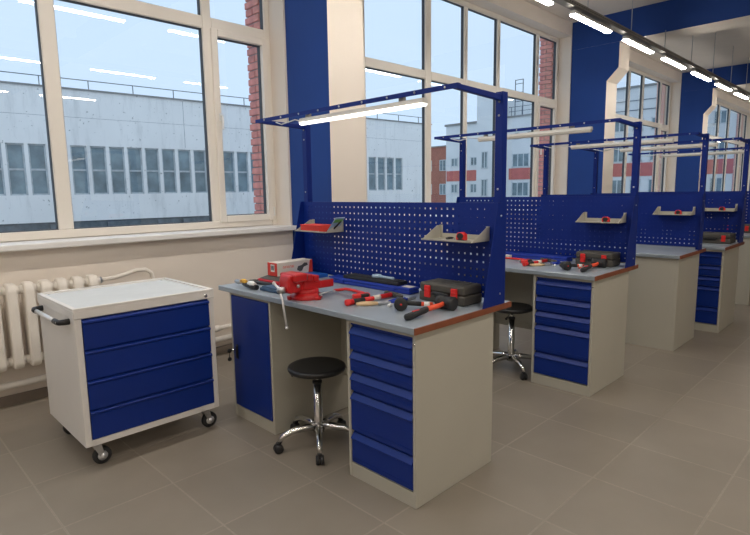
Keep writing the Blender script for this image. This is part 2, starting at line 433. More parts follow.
def tray(y, label, x0, x1, ztop=ZC):
    t = tag(empty('cable_tray', (0, y, 3.58)), label, 'cable tray')
    b = mb('tray_zinc')
    b.box(x0, x1, -.05, .05, 0, .003); b.box(x0, x1, -.05, -.046, 0, .055); b.box(x0, x1, .046, .05, 0, .055)
    b.obj('tray_channel', t)
    s = MB(); s.use('rubber'); n = int((x1 - x0) / 0.06)
    for k in range(n): s.box(x0 + k * .06, x0 + k * .06 + .025, -.0506, -.0499, .022, .034)
    s.obj('slots', t)['kind'] = 'stuff'
    rod_me = mb('zinc').cyl((0, 0, 0.003), (0, 0, ztop - 3.58), .006, n=8).mesh('hanger_rod')
    x = 8.09 - 1.39 * 9
    while x < x1:
        if x > x0: 
            r = link('hanger_rod', rod_me, t, (x, 0, 0))
            near = min(abs(x - (px + .21)) for px in PILLARS) < 0.40
            if near: r.scale = (1, 1, (3.93 - 3.58) / (ztop - 3.58))
        x += 1.39
    return t
tray(3.03, 'perforated metal cable tray carrying the lamp row along the windows', -4.5, 34)
k0 = 0
for k in range(-6, 17):
    x = 6.25 + 1.57 * k
    if 0 <= k + 1 < 8:
        lab = ORD[k + 1] + ' lit linear lamp under the cable tray, counted from the camera'; g = 'lamp row along the windows'
    else: lab = 'lit linear lamp of the window row outside the view'; g = 'lamps of the window row outside the view'
    ceiling_lamp(x, 3.03, 3.495, lab, g)
for y in (0.2, -2.8):  # inner wall row is unseen, added to brighten upright faces turned to the room
    tray(y, 'cable tray with lamps %s' % ('above the middle of the room' if y > 0 else 'added as fill light by the inner wall of the room'), -4.5, 34)
    for k in range(-6, 0 if y > 0 else -1):
        ceiling_lamp(6.25 + 1.57 * k, y, 3.495, 'lit linear lamp in a row ' + ('above the middle of the room' if y > 0 else 'added as fill light by the inner wall of the room'), 'lamp row ' + ('above the middle of the room' if y > 0 else 'by the inner wall'))

# ------------------------------------------------------------------ radiator and pipes
r = tag(empty('radiator', (0, 4.46, 0)), 'cream cast iron sectional radiator below the left window behind the tool cart', 'radiator')
sec = mb('radiator')
for dy in (-.045, .045):
    pass
def rad_section():
    s = mb('radiator')
    out = [(-.07, .34), (-.05, .305), (.05, .305), (.07, .34), (.07, .87), (.045, .915), (-.045, .915), (-.07, .87)]
    s.prism(out, 'x', -.033, .033, bev=.016, seg=3)
    for f in s.bm.faces: f.smooth = True
    s.cyl((-.056, 0, .865), (.056, 0, .865), .030, n=14); s.cyl((-.056, 0, .355), (.056, 0, .355), .030, n=14)
    return s.mesh('radiator_section')
rm = rad_section()
for k in range(15): link('radiator_section', rm, r, (1.36 - .107 * k, 0, 0))
p = mb('radiator'); p.tube([(1.40, 0, .865), (1.52, 0, .87), (1.62, .02, .885), (1.72, .05, .905), (1.80, .06, .90), (1.845, .06, .87), (1.86, .06, .80), (1.86, .06, .30), (1.87, .06, .24), (1.92, .06, .22)], .017)
p.obj('supply_pipe', r)
p = mb('zinc'); p.cyl((1.385, 0, .865), (1.43, 0, .865), .027, n=8); p.obj('pipe_nut', r)
hp = mb('radiator'); hp.tube([(-4.5, 4.50, .175), (3.3, 4.50, .175)], .026, n=12)
tag(hp.obj('heating_pipe'), 'thick cream heating pipe along the wall just above the floor', 'pipe')
hp = mb('radiator'); hp.tube([(1.92, 4.52, .275), (3.3, 4.52, .275)], .022, n=12); hp.cyl((2.36, 4.52, .275), (2.44, 4.52, .275), .030)
tag(hp.obj('heating_pipe'), 'thinner upper heating pipe between the tool cart and nearest workbench', 'pipe')

# ------------------------------------------------------------------ workbenches
CD, CW, BW, WT = 0.65, 0.475, 1.645, 0.90
def cabinet_shell(y0, y1, front_plain=False):
    s = mb('steel_beige'); t = .022
    s.box(0, CD, y0, y0 + .002 + t * .0 + .018, 0, .868, bev=.003); s.box(0, CD, y1 - .02, y1, 0, .868, bev=.003)
    s.box(CD - .004, CD, y0 + .018, y1 - .02, 0, .868)
    s.box(0.004, CD - .004, y0 + .018, y1 - .02, 0.0, .078); s.box(0.004, CD - .004, y0 + .018, y1 - .02, .848, .868)
    if front_plain: s.box(0.003, .02, y0 + .018, y1 - .02, .078, .848)
    else: s.box(0.03, .05, y0 + .018, y1 - .02, .078, .848)
    return s
def drawer(y0, y1, z0, z1):
    s = mb('steel_blue_drawer')
    f = .002
    # recessed finger channel on top, bright lip sloping out to the face
    pts = [(.028, z0 + .004), (f, z0 + .004), (f, z1 - .052), (f - .008, z1 - .046), (f - .008, z1 - .042), (.016, z1 - .014), (.022, z1 - .014), (.022, z1 - .002), (.028, z1 - .002)]
    s.prism(pts, 'y', y0, y1)
    # fold line pressed into the sheet
    s.box(f - .0018, f + .002, y0 + .002, y1 - .002, z0 + .026, z0 + .030)
    return s
PEG_ME = None
def pegboard_mesh():
    s = mb('steel_blue'); hz, p, x = .0105, .0415, 0.0
    ya, yb, za, zb = -.0125, BW + .038, .925, 1.448
    ny = int((yb - ya - .06) / p); nz = 12
    oy = (yb - ya - (ny - 1) * p) / 2 + ya; oz = za + .032
    ys = [ya] + [v for k in range(ny) for v in (oy + k * p - hz / 2, oy + k * p + hz / 2)] + [yb]
    zs = [za] + [v for k in range(nz) for v in (oz + k * p - hz / 2, oz + k * p + hz / 2)] + [zb]
    V = {}
    for d in (0, 1):
        for i, y in enumerate(ys):
            for j, z in enumerate(zs): V[d, i, j] = s.bm.verts.new((x + d * .0015, y, z))
    for i in range(len(ys) - 1):
        for j in range(len(zs) - 1):
            hole = i % 2 == 1 and j % 2 == 1
            if not hole:
                s._f([V[0, i, j], V[0, i, j+1], V[0, i+1, j+1], V[0, i+1, j]]); s._f([V[1, i, j], V[1, i+1, j], V[1, i+1, j+1], V[1, i, j+1]])
            else:
                q = [(i, j), (i+1, j), (i+1, j+1), (i, j+1)]
                for a, b in zip(q, q[1:] + q[:1]): s._f([V[0, *a], V[0, *b], V[1, *b], V[1, *a]])
    s.box(0, .022, ya, yb, zb - .002, zb); s.box(0, .022, ya, yb, za, za + .002)      # folded rims
    return s.mesh('pegboard')
def bench(x, y, label, kind='drawers', left='door'):
    t = tag(empty('workbench', (x, y, 0)), label, 'workbench', 'workbenches in a row')
    # right pedestal
    cab = cabinet_shell(0, CW, kind != 'drawers').obj('cabinet', t)
    if kind == 'drawers':
        zz = [.084, .264, .484, .590, .706, .838]
        for k in range(5): drawer(.022, CW - .024, zz[k], zz[k+1]).obj('drawer', t)
        lk = mb('chrome'); lk.cyl((-.002, .009, .815), (.004, .009, .815), .007, n=12); lk.obj('lock', cab)
        mb('steel_blue_drawer').box(.01, .03, .022, CW - .024, .838, .849).obj('top_strip', cab)
    yl = BW - CW
    cab = cabinet_shell(yl, BW).obj('cabinet', t)
    d = mb('steel_blue_drawer').box(-.003, .03, yl + .024, BW - .022, .084, .846, bev=.003).obj('door', t)
    hnd = mb('black_plastic'); hnd.box(-.008, .0, BW - .085, BW - .062, .415, .515, bev=.003); hnd.box(-.02, -.006, BW - .085, BW - .074, .425, .505, bev=.003); hnd.obj('handle', d)
    lk = mb('chrome'); lk.cyl((-.016, BW - .030, .47), (0, BW - .030, .47), .010, n=12); lk.obj('lock', d)
    ky = mb('black_plastic'); ky.cyl((-.028, BW - .030, .47), (-.016, BW - .030, .47), .004, n=8); ky.lathe([(.0, -.004), (.014, -.003), (.014, .003), (0, .004)], (-.04, BW - .030, .47), (0, 1, 0), 12)
    ky.tube([(-.04, BW - .03, .458), (-.041, BW - .03, .44), (-.04, BW - .03, .425)], .003, 6); ky.lathe([(.0, -.004), (.014, -.003), (.014, .003), (0, .004)], (-.04, BW - .030, .412), (0, 1, 0), 12); ky.obj('key', d)
    # kneehole back panel
    mp = mb('steel_beige'); mp.box(CD - .08, CD - .065, CW, yl, .30, .868); mp.box(CD - .085, CD - .06, CW, yl, .26, .31, bev=.003); mp.obj('back_panel', t)
    # worktop
    wt = mb('worktop').box(-.025, .80, -.010, 1.745, WT - .032, WT, bev=.003).obj('worktop', t)
    mb('wood_edge').box(-.022, .80, -.017, -.0095, WT - .032, WT - .001).obj('edge_strip', wt)
    # perforated back with side gussets
    PX = .675 if kind == 'drawers' else .60
    link('pegboard', PEG_ME, t, (PX, 0, 0))
    for ya, yb in ((-.0155, -.013), (BW + .0385, BW + .041)):
        g = mb('steel_blue'); g.prism([(.52, WT), (PX + .056, WT), (PX + .056, 1.45), (PX - .025, 1.45)], 'y', ya, yb); go = g.obj('gusset', t)
        for z in (.96, 1.38): link('bolt', BOLT_Y[ya > .5], go, (PX + .005, ya if ya < .5 else yb, z))
    # light frame
    for yc in (.0095, BW + .016):
        p_ = mb('steel_blue'); a = PX + .008
        p_.box(a, a + .045, yc - .022, yc - .018, WT, 2.02); p_.box(a, a + .004, yc - .018, yc + .018, WT, 2.02); p_.box(a + .041, a + .045, yc - .018, yc + .018, WT, 2.02); p_.box(a, a + .045, yc + .018, yc + .022, WT, 2.02)
        po = p_.obj('post', t)
        for z in (1.52, 1.90, 1.97): link('bolt', BOLT_X, po, (a, yc, z))
        ar = mb('steel_blue'); ar.prism([(.30, 1.99), (a + .02, 1.975), (a + .02, 2.005), (.30, 2.015)], 'y', yc - .012, yc + .012, bev=.002); ar.obj('arm', t)
    rl = mb('steel_blue'); rl.box(.29, .294, -.014, BW + .042, 1.99, 2.014); rl.box(.294, .314, -.014, BW + .042, 2.010, 2.014); ro = rl.obj('front_rail', t)
    for k in range(9): link('bolt', BOLT_X, ro, (.29, .06 + k * .19, 2.002))
    return t
PEG_ME = pegboard_mesh()
BOLT_X = mb('zinc').lathe([(.006, 0), (.006, .003), (0, .006)], (0, 0, 0), (-1, 0, 0), 8).mesh('bolt')
BOLT_Y = [mb('zinc').lathe([(.006, 0), (.006, .003), (0, .005)], (0, 0, 0), (0, q, 0), 8).mesh('bolt') for q in (-1, 1)]
def bench_lamp(x, y, label, lit):
    t = tag(empty('bench_lamp', (x + .315, y, 1.93)), label, 'lamp', 'lamps hung from the workbench frames')
    hs = mb('lamp_body'); hs.prism([(-.022, .020), (-.016, .045), (.016, .045), (.022, .020)], 'y', .20, 1.21, bev=.003); hs.obj('housing', t)
    df = mb('bench_diffuser' if lit else 'lamp_off'); df.prism([(-.021, .020), (-.016, .007), (0, .003), (.016, .007), (.021, .020)], 'y', .206, 1.204); df.obj('diffuser', t)
    for yy in (.22, 1.0):
        mb('tray_zinc').box(-.012, .012, yy + .12, yy + .15, .045, .086).obj('bracket', t)
    cb = mb('white_plastic'); cb.tube([(0, 1.21, .03), (.02, 1.30, .05), (.0, 1.42, .03), (.05, 1.55, .06)], .004, 6); cb.obj('cable', t)
    return t
BENCH = [(1.83, 1.58), (3.78, 1.585), (5.40, 1.50), (6.40, 1.365), (8.15, 1.43)]
BL_ = ['nearest workbench with red vise and lit lamp under its frame', 'second workbench with dark tool case and red hammer, behind the nearest one',
       'third workbench with plain beige pedestal front and empty worktop', 'fourth workbench with narrow blue drawer stack seen past the plain pedestal',
       'fifth workbench at the right picture edge, mostly hidden by the fourth']
BLAMP = ['lit white linear lamp hung from the nearest workbench frame', 'unlit cream linear lamp on the second workbench frame',
         'unlit cream linear lamp on the third workbench frame', 'unlit cream linear lamp on the fourth workbench frame', 'unlit cream linear lamp on the farthest workbench frame']
for k, (bx, by) in enumerate(BENCH):
    bench(bx, by, BL_[k], 'plain' if k in (2, 4) else 'drawers')
    bench_lamp(bx, by, BLAMP[k], k == 0)

# hook-on tray shelves
def shelf(x, y, z, label, L=.34):
    t = tag(empty('tray_shelf', (x, y, z)), label, 'shelf', 'cream shelves hooked on the pegboards')
    b = mb('steel_beige'); b.box(-.17, 0, 0, L, 0, .002); b.box(-.17, -.168, 0, L, 0, .010); b.box(-.002, 0, 0, L, 0, .03); b.obj('shelf_plate', t)
    for yy in (0, L - .002):
        g = mb('steel_beige'); g.prism([(-.17, 0), (0, 0), (0, .075), (-.028, .075)], 'y', yy, yy + .002); g.box(-.003, 0, yy - .0 if yy == 0 else yy - .02, yy + .022 if yy == 0 else yy + .002, 0, .078); go = g.obj('bracket', t)
    return t
names = ['nearest', 'second', 'third', 'fourth', 'farthest']
for k, (bx, by) in enumerate(BENCH[:4]):
    shelf(bx + (.599 if k == 2 else .674), by + .05, 1.243, 'cream tray shelf with red tape measure on the %s workbench pegboard' % names[k])
shelf(BENCH[0][0] + .674, BENCH[0][1] + 1.235, 1.243, 'cream tray shelf holding the red box on the nearest pegboard')

# ------------------------------------------------------------------ small things
def tape(x, y, z, rz, label):
    t = tag(empty('tape_measure', (x, y, z), rz), label, 'tape measure', 'tape measures on the shelves')
    s = mb('red_plastic'); s.prism([(-.035, .0), (.035, 0), (.037, .03), (.025, .058), (-.012, .062), (-.034, .045)], 'x', -.018, .018, bev=.006, seg=2); s.obj('shell', t)
    g = mb('black_plastic'); g.lathe([(.024, -.0215), (.024, .0215)], (0, 0, .032), (1, 0, 0), 18); g.box(-.019, .019, -.03, .025, 0, .010, bev=.003); g.obj('grip', t)
    t.scale = (.85, .85, .72)
    h_ = mb('zinc'); h_.box(-.008, .008, .035, .06, .004, .005); h_.box(-.008, .008, .058, .06, -.0005 + .001, .012); h_.obj('blade_hook', t)
for k, (bx, by) in enumerate(BENCH[:4]):
    tape(bx + (.525 if k == 2 else .60), by + .18, 1.246, 0, 'red and black tape measure on the %s workbench shelf' % names[k])
t = mb('black_plastic'); t.tube([(0, .02, .006), (0, 0, .008), (.012, -.012, .008), (.03, -.004, .008), (.034, .014, .008), (.028, .03, .006)], .005, 8)
tag(t.obj('hook', None, (2.42, 1.84, 1.246)), 'small black curved hook beside the nearest red tape measure', 'hook')
rb = tag(empty('plastic_box', (2.405, 2.935, 1.246)), 'flat red open plastic box on the left shelf of nearest workbench', 'box')
b = mb('carton_red'); b.box(-.06, .06, -.05, .16, 0, .003); b.box(-.06, -.057, -.05, .16, 0, .042); b.box(.057, .06, -.05, .16, 0, .042); b.box(-.057, .057, -.05, -.047, 0, .042); b.box(-.057, .057, .157, .16, 0, .042); b.obj('body', rb)
mb('carton_red').box(-.064, .064, -.054, .164, .042, .047, bev=.002).obj('lid', rb)
bp = tag(empty('blister_pack', (2.42, 2.845, 1.248)), 'clear blister pack of tools leaning against the red box', 'package')
bp.rotation_euler = (math.radians(42), 0, math.radians(4))
mb('pale_blue').box(-.045, .045, 0, .003, 0, .13).obj('card', bp)
mb('green_print').box(-.040, .040, -.0005, 0, .085, .115).obj('print', bp)
b = mb('black_plastic'); b.tube([(-.01, -.006, .02), (.01, -.006, .07), (.02, -.006, .1)], .006, 8); b.obj('tool', bp)

def xf(o, x, y, z, rz): o.location = (x, y, z); o.rotation_euler = (0, 0, rz); return o
def tool_case(x, y, z, rz, label, lx=.27, ly=.31, hz=.106):
    """dark case with two red latches and a handle recess; front faces -x, origin at front right bottom"""
    t = tag(empty('tool_case', (x, y, z), rz), label, 'tool case', 'dark tool cases')
    b = mb('dark_grey'); b.box(0, lx, 0, ly, 0, hz * .515, bev=.009, seg=2); b.obj('base', t)
    b = mb('dark_grey'); b.box(0.002, lx, 0.002, ly - .002, hz * .52, hz, bev=.013, seg=3); b.box(.05, lx - .04, .04, ly - .04, hz - .001, hz + .004, bev=.002)
    for k in range(5): b.box(.07, lx - .06, .06 + k * .045, .072 + k * .045, hz + .003, hz + .006)
    b.obj('lid', t)
    for yy in (.045, ly - .085):
        l = mb('red_plastic'); l.box(-.010, .004, yy, yy + .04, hz * .22, hz * .86, bev=.004, seg=2); l.box(-.014, -.008, yy + .006, yy + .034, hz * .6, hz * .68, bev=.002); l.obj('latch', t)
    hd = mb('black_plastic'); hd.tube([(.006, ly * .33, hz * .45), (-.012, ly * .34, hz * .5), (-.016, ly * .4, hz * .54), (-.016, ly * .6, hz * .54), (-.012, ly * .66, hz * .5), (.006, ly * .67, hz * .45)], .008, 8); hd.obj('handle', t)
    h2 = mb('rubber'); h2.box(-.002, .001, ly * .36, ly * .64, hz * .3, hz * .5); h2.obj('handle_recess', t)
    return t
def mallet(x, y, z, rz, label, L=.33, tilt=0.0):
    """rubber mallet lying down: head at origin side, handle along -x"""
    t = tag(empty('mallet', (x, y, z), rz), label, 'mallet', 'rubber mallets')
    R = .036
    h_ = mb('rubber'); h_.lathe([(0, 0), (R - .004, 0), (R, .004), (R, .026), (R - .003, .03), (R - .003, .075), (R, .079), (R, .101), (R - .004, .105), (0, .105)], (0, -.0525, R), (0, 1, 0), 28); h_.obj('head', t)
    e = .018
    g = mb('orange_red'); g.tube([(-.02, 0, R), (-.06, 0, R - .006), (-.17, 0, e + .012)], [.012, .013, .014], 12); g.obj('shaft', t)
    g = mb('rubber'); g.tube([(-.165, 0, e + .0125), (-.18, 0, e + .010), (-.24, 0, e + .004), (-.29, 0, e), (-L + .004, 0, e - .001), (-L, 0, e - .001)], [.014, .0165, .0165, .0175, .0165, .008], 14); go = g.obj('grip', t)
    s = mb('red_plastic'); s.box(-.28, -.225, -.006, .006, e + .017, e + .0215, bev=.002); s.obj('grip_inset', go)
    return t
def disc_mallet(x, y, z, rz, label, L=.30):
    """mallet lying so that its round face looks along -x and the handle runs along -y to the right"""
    t = tag(empty('mallet', (x, y, z), rz), label, 'mallet', 'rubber mallets')
    R = .035
    h_ = mb('rubber'); h_.lathe([(0, 0), (R - .004, 0), (R, .004), (R, .02), (R - .005, .026), (R - .005, .05), (.02, .055), (.018, .085), (0, .085)], (0, 0, R), (1, 0, 0), 28); ho = h_.obj('head', t)
    c = mb('red_plastic'); c.lathe([(0, -.001), (.006, -.001), (.006, .001)], (0, 0, R), (1, 0, 0), 12); c.obj('face_mark', ho)
    g = mb('rubber'); g.tube([(.045, -.02, R), (.045, -.07, R - .004), (.045, -.11, R - .008)], .0125, 12); g.obj('grip', t)
    g = mb('orange_red'); g.tube([(.045, -.105, R - .007), (.045, -.17, R - .012), (.045, -L, .0125)], .0115, 12); g.obj('shaft', t)
    g = mb('white_plastic'); g.lathe([(.0125, 0), (.0125, .03)], (.045, -.125, R - .0085), (0, -1, -.08), 12); g.obj('sticker', t)
    return t
def hammer(x, y, z, rz, label, L=.36):
    """claw hammer lying flat, grip end at the origin, head at +x"""
    t = tag(empty('hammer', (x, y, z), rz), label, 'hammer', 'red hammers')
    g = mb('red_plastic'); g.tube([(0, 0, .019), (.004, 0, .019), (.05, 0, .018)], [.010, .0185, .016], 14); g.obj('grip_end', t)
    g = mb('rubber'); g.tube([(.048, 0, .018), (.10, 0, .017), (.13, 0, .016)], [.016, .0145, .0145], 12); g.obj('grip', t)
    g = mb('red_plastic'); g.tube([(.128, 0, .016), (.2, 0, .016), (L - .02, 0, .017)], [.013, .0125, .014], 12); g.obj('shaft', t)
    g = mb('carton'); g.lathe([(.0142, 0), (.0142, .05)], (.20, 0, .0162), (1, 0, .01), 12); g.obj('sticker', t)
    h_ = mb('dark_grey'); h_.cyl((L - .005, .06, .018), (L - .005, .035, .018), .016, n=16); h_.box(L - .02, L + .01, -.035, .036, .006, .03, bev=.004)
    h_.prism([(L - .02, -.034), (L + .01, -.034), (L - .002, -.085), (L - .03, -.105)], 'z', .012, .026, bev=.003); h_.obj('head', t)
    return t
def hacksaw(x, y, z, rz, label):
    t = tag(empty('hacksaw', (x, y, z), rz), label, 'hacksaw', 'red hacksaws')
    f = mb('red_plastic'); f.prism([(0, 0), (.03, 0), (.045, .03), (.045, .10), (.0, .115), (-.01, .08), (-.012, .03)], 'z', .004, .03, bev=.006, seg=2); f.obj('handle', t)
    g = mb('rubber'); g.box(.028, .052, .035, .09, .002, .032, bev=.006, seg=2); g.obj('grip_pad', t)
    a = mb('red_plastic'); a.tube([(-.005, .10, .016), (-.06, .115, .016), (-.20, .115, .016), (-.235, .10, .016), (-.24, .02, .016)], .009, 10); a.obj('frame', t)
    b = mb('zinc'); b.box(-.24, .0, .012, .024, .015, .0165); b.cyl((-.245, .018, .016), (-.225, .018, .016), .007, n=8); b.obj('blade', t)
    n_ = mb('zinc'); n_.lathe([(.012, 0), (.012, .012), (.006, .02)], (-.012, .02, .016), (-1, 0, 0), 12); n_.obj('wing_nut', t)
    return t
def pliers(x, y, z, rz, label, m1, name='pliers', cat='pliers', group=None):
    t = tag(empty(name, (x, y, z), rz), label, cat, group)
    for sgn in (-1, 1):
        g = mb(m1); g.tube([(.0, .012 * sgn, .010), (.03, .017 * sgn, .010), (.08, .016 * sgn, .010), (.12, .006 * sgn, .010)], [.006, .009, .009, .007], 10); g.obj('handle', t)
        j = mb('zinc'); j.prism([(.11, .002 * sgn), (.12, .014 * sgn), (.15, .013 * sgn), (.19, .003 * sgn), (.19, .0005 * sgn)], 'z', .003, .016, bev=.001); j.obj('jaw', t)
    p_ = mb('zinc'); p_.lathe([(.010, .002), (.010, .018), (.006, .02)], (.128, 0, 0), (0, 0, 1), 14); p_.obj('pivot', t)
    return t
def flat_case(x0, x1, y0, y1, z0, hz, m_, label, name='flat_case', latch=True):
    t = tag(empty(name, (x0, y0, z0)), label, 'tool case')
    lx, ly = x1 - x0, y1 - y0
    mb(m_).box(0, lx, 0, ly, 0, hz * .5, bev=.006, seg=2).obj('base', t)
    l = mb(m_); l.box(0, lx, 0, ly, hz * .51, hz, bev=.006, seg=2); l.obj('lid', t)
    if latch:
        for yy in (.12, ly - .16): mb(m_).box(-.006, .002, yy, yy + .045, hz * .25, hz * .8, bev=.002).obj('latch', t)
    return t

Z = WT + .0005
# --- vise
v = tag(empty('bench_vise', (1.93, 2.515, WT)), 'red cast bench vise clamped to the front of nearest workbench', 'vise')
v.scale = (1.06, 1.06, 1.06)
b = mb('red_cast'); b.lathe([(.088, 0), (.09, .006), (.09, .020), (.075, .028), (.07, .034)], (0, 0, 0), (0, 0, 1), 32)
for a in (35, 155, 275): b.lathe([(.02, 0), (.02, .018)], (.088 * math.cos(math.radians(a)), .088 * math.sin(math.radians(a)), 0), (0, 0, 1), 14)
b.obj('base', v)
b = mb('red_cast'); b.lathe([(.068, .03), (.07, .034), (.07, .05), (.06, .056)], (0, 0, 0), (0, 0, 1), 28); b.obj('swivel', v)
b = mb('red_cast'); b.prism([(-.045, .05), (.075, .05), (.082, .075), (.062, .105), (.045, .128), (-.01, .135), (-.035, .135), (-.035, .11), (-.045, .10)], 'y', -.042, .042, bev=.008, seg=2)
b.box(-.035, .0, -.066, .066, .105, .142, bev=.007, seg=2); b.box(.02, .058, -.05, .05, .09, .128, bev=.008, seg=2); b.obj('fixed_jaw', v)
b = mb('red_cast'); b.prism([(-.14, .145), (-.05, .15), (-.038, .145), (-.038, .105), (-.06, .09), (-.07, .05), (-.14, .045), (-.15, .07), (-.148, .12)], 'y', -.045, .045, bev=.010, seg=2)
b.box(-.125, -.04, -.07, .07, .108, .152, bev=.009, seg=2); b.obj('moving_jaw', v)
b = mb('red_cast'); b.box(-.06, .175, -.034, .034, .048, .090, bev=.004); b.obj('slide', v)
b = mb('zinc'); b.box(.083, .176, -.03, .03, .0895, .093); b.obj('slide_plate', v)
for x_ in (-.037, -.0395):
    b = mb('zinc'); b.box(x_ - .002, x_, -.064, .064, .115, .140); b.obj('jaw_plate', v)
b = mb('zinc'); b.lathe([(.018, 0), (.02, .01), (.016, .035), (0, .036)], (-.15, .0, .066), (-1, 0, 0), 18); b.obj('screw_head', v)
b = mb('aluminium'); b.tube([(-.172, .055, .098), (-.174, .01, .075), (-.176, -.02, .02), (-.178, -.055, -.125)], .0065, 10); b.lathe([(0, -.011), (.009, -.006), (.010, 0), (.009, .006), (0, .011)], (-.172, .056, .099), (0, 1, .3), 12)
b.lathe([(0, -.011), (.009, -.006), (.010, 0), (.009, .006), (0, .011)], (-.178, -.055, -.127), (0, -.3, -1), 12); b.obj('handle', v)
b = mb('zinc'); b.tube([(.03, -.088, .016), (.03, -.088, .03), (.05, -.10, .034), (.09, -.11, .036)], .005, 8); b.lathe([(.012, 0), (.012, .012)], (.03, -.088, .02), (0, 0, 1), 6); b.obj('swivel_lock', v)
b = mb('zinc'); b.lathe([(.010, 0), (.010, .006), (.005, .01)], (-.09, -.046, .085), (0, -1, 0), 8); b.obj('bolt', v)

# --- boxes at the left end of the nearest bench
flat_case(2.235, 2.46, 2.94, 3.22, Z, .042, 'case_light_blue', 'bright blue flat tool case under the printed carton')
c = tag(empty('carton_box', (2.13, 3.095, Z + .0425)), 'white and red printed carton beside the pegboard at the bench end', 'carton')
b = MB(); b.use('carton'); b.use('carton_red'); b.box(0, .31, 0, .115, 0, .092, bev=.001); b.bm.normal_update()
for f in b.bm.faces: f.material_index = 1 if f.normal.x < -.7 else 0
b.obj('body', c)
b = mb('white_plastic'); b.box(-.0008, 0, .03, .075, .03, .08); bo = b.obj('barcode_label', c)
b = mb('black_plastic')
yy = .036
for wdt in (.002, .001, .003, .001, .002, .001, .002, .003, .001): b.box(-.0014, -.0007, yy, yy + wdt, .04, .072); yy += wdt + .0022
b.obj('barcode', bo)
b = mb('carton_red'); b.prism([(.272, 0), (.31, 0), (.31, .092), (.287, .092)], 'y', -.0008, 0); b.obj('print_stripe', c)
b = mb('orange_red')
xx = .05
for wdt in (.014, .016, .013, .017, .014):
    b.box(xx, xx + wdt, -.0007, 0, .064, .067); b.box(xx, xx + .004, -.0007, 0, .05, .067); b.box(xx + wdt - .004, xx + wdt, -.0007, 0, .05, .062); xx += wdt + .005
b.obj('print_letters', c)
b = mb('dark_grey'); b.prism([(.17, .03), (.18, .055), (.215, .06), (.235, .075), (.262, .072), (.267, .055), (.23, .045), (.215, .02), (.195, .015)], 'y', -.0009, 0); b.obj('print_picture', c)
# leaning red and black pouch
p_ = tag(empty('tool_pouch', (2.08, 3.05, Z)), 'red edged black flat pouch lying in front of the carton', 'pouch')
b = mb('crimson'); b.prism([(-.02, .002), (.13, .002), (.13, .05), (-.02, .022)], 'y', -.06, .19, bev=.004, seg=2); b.obj('body', p_)
b = mb('dark_grey'); b.prism([(-.006, .0255), (.124, .0495), (.124, .0525), (-.006, .0285)], 'y', -.048, .178, bev=.001); b.obj('panel', p_)
# black bar, blue file box
b = tag(empty('square_ruler', (2.03, 3.02, Z)), 'black steel bar lying between red pouch and blue cloth wallet', 'bar')
b.rotation_euler = (0, 0, math.radians(3))
mb('black_plastic').box(-.02, .02, 0, .21, 0, .018, bev=.003).obj('blade', b); mb('dark_grey').box(-.03, .022, .17, .215, .001, .024, bev=.004).obj('stock', b)
b = tag(empty('tool_wallet', (1.885, 2.735, Z)), 'grey blue flat tool wallet left of the red vise', 'wallet')
mb('denim').box(0, .105, 0, .21, 0, .020, bev=.007, seg=2).obj('body', b); mb('denim').box(.012, .1, .012, .2, .020, .028, bev=.004, seg=2).obj('flap', b)
# small power tool / pliers with yellow and white grips at the corner
g = tag(empty('glue_gun', (1.875, 2.955, Z)), 'small tool with yellow and white grips at the bench corner', 'hand tool')
b = mb('black_plastic'); b.tube([(0, 0, .018), (0, .05, .018), (.005, .12, .020), (.01, .17, .022)], [.016, .018, .016, .014], 12); b.obj('body', g)
b = mb('white_plastic'); b.tube([(.0, .02, .034), (.002, .06, .036), (.004, .10, .036)], [.012, .019, .014], 12); b.obj('cover', g)
b = mb('yellow'); b.tube([(.006, .13, .036), (.01, .17, .040), (.012, .205, .038)], [.012, .017, .012], 12); b.obj('grip', g)
b = mb('zinc'); b.tube([(.01, .20, .03), (.012, .25, .028), (.012, .28, .028)], [.012, .016, .010], 12); b.box(-.004, .01, .13, .17, .008, .03, bev=.003); b.obj('nozzle', g)

# --- along the back of the nearest bench
flat_case(2.39, 2.485, 2.11, 2.86, Z, .040, 'case_blue', 'long dark blue flat case below the pegboard of nearest workbench', latch=True)
k = tag(empty('tool_roll', (2.40, 2.215, Z + .0405)), 'black flat case lying on the long blue case', 'tool case')
mb('black_plastic').box(0, .095, 0, .50, 0, .022, bev=.005, seg=2).obj('body', k); mb('rubber').box(.01, .085, .02, .48, .022, .026, bev=.003).obj('lid', k)
sp = tag(empty('spanner', (2.455, 2.30, Z + .067)), 'pale steel spanner lying on the black flat case', 'spanner')
b = mb('pale_blue'); b.tube([(0, 0, .006), (0, .06, .006), (0, .12, .006)], [.009, .008, .011], 8); b.obj('shank', sp)
b = mb('pale_blue'); b.lathe([(.0, 0), (.030, 0), (.033, .006), (.030, .016), (.014, .019), (.0, .019)], (0, .148, 0), (0, 0, 1), 20); b.obj('ring', sp)
tag(mb('carton').box(0, .05, 0, .07, 0, .002).obj('paper_tag', None, (2.405, 2.115, Z + .0405)), 'small white paper tag on the end of the long blue case', 'tag')

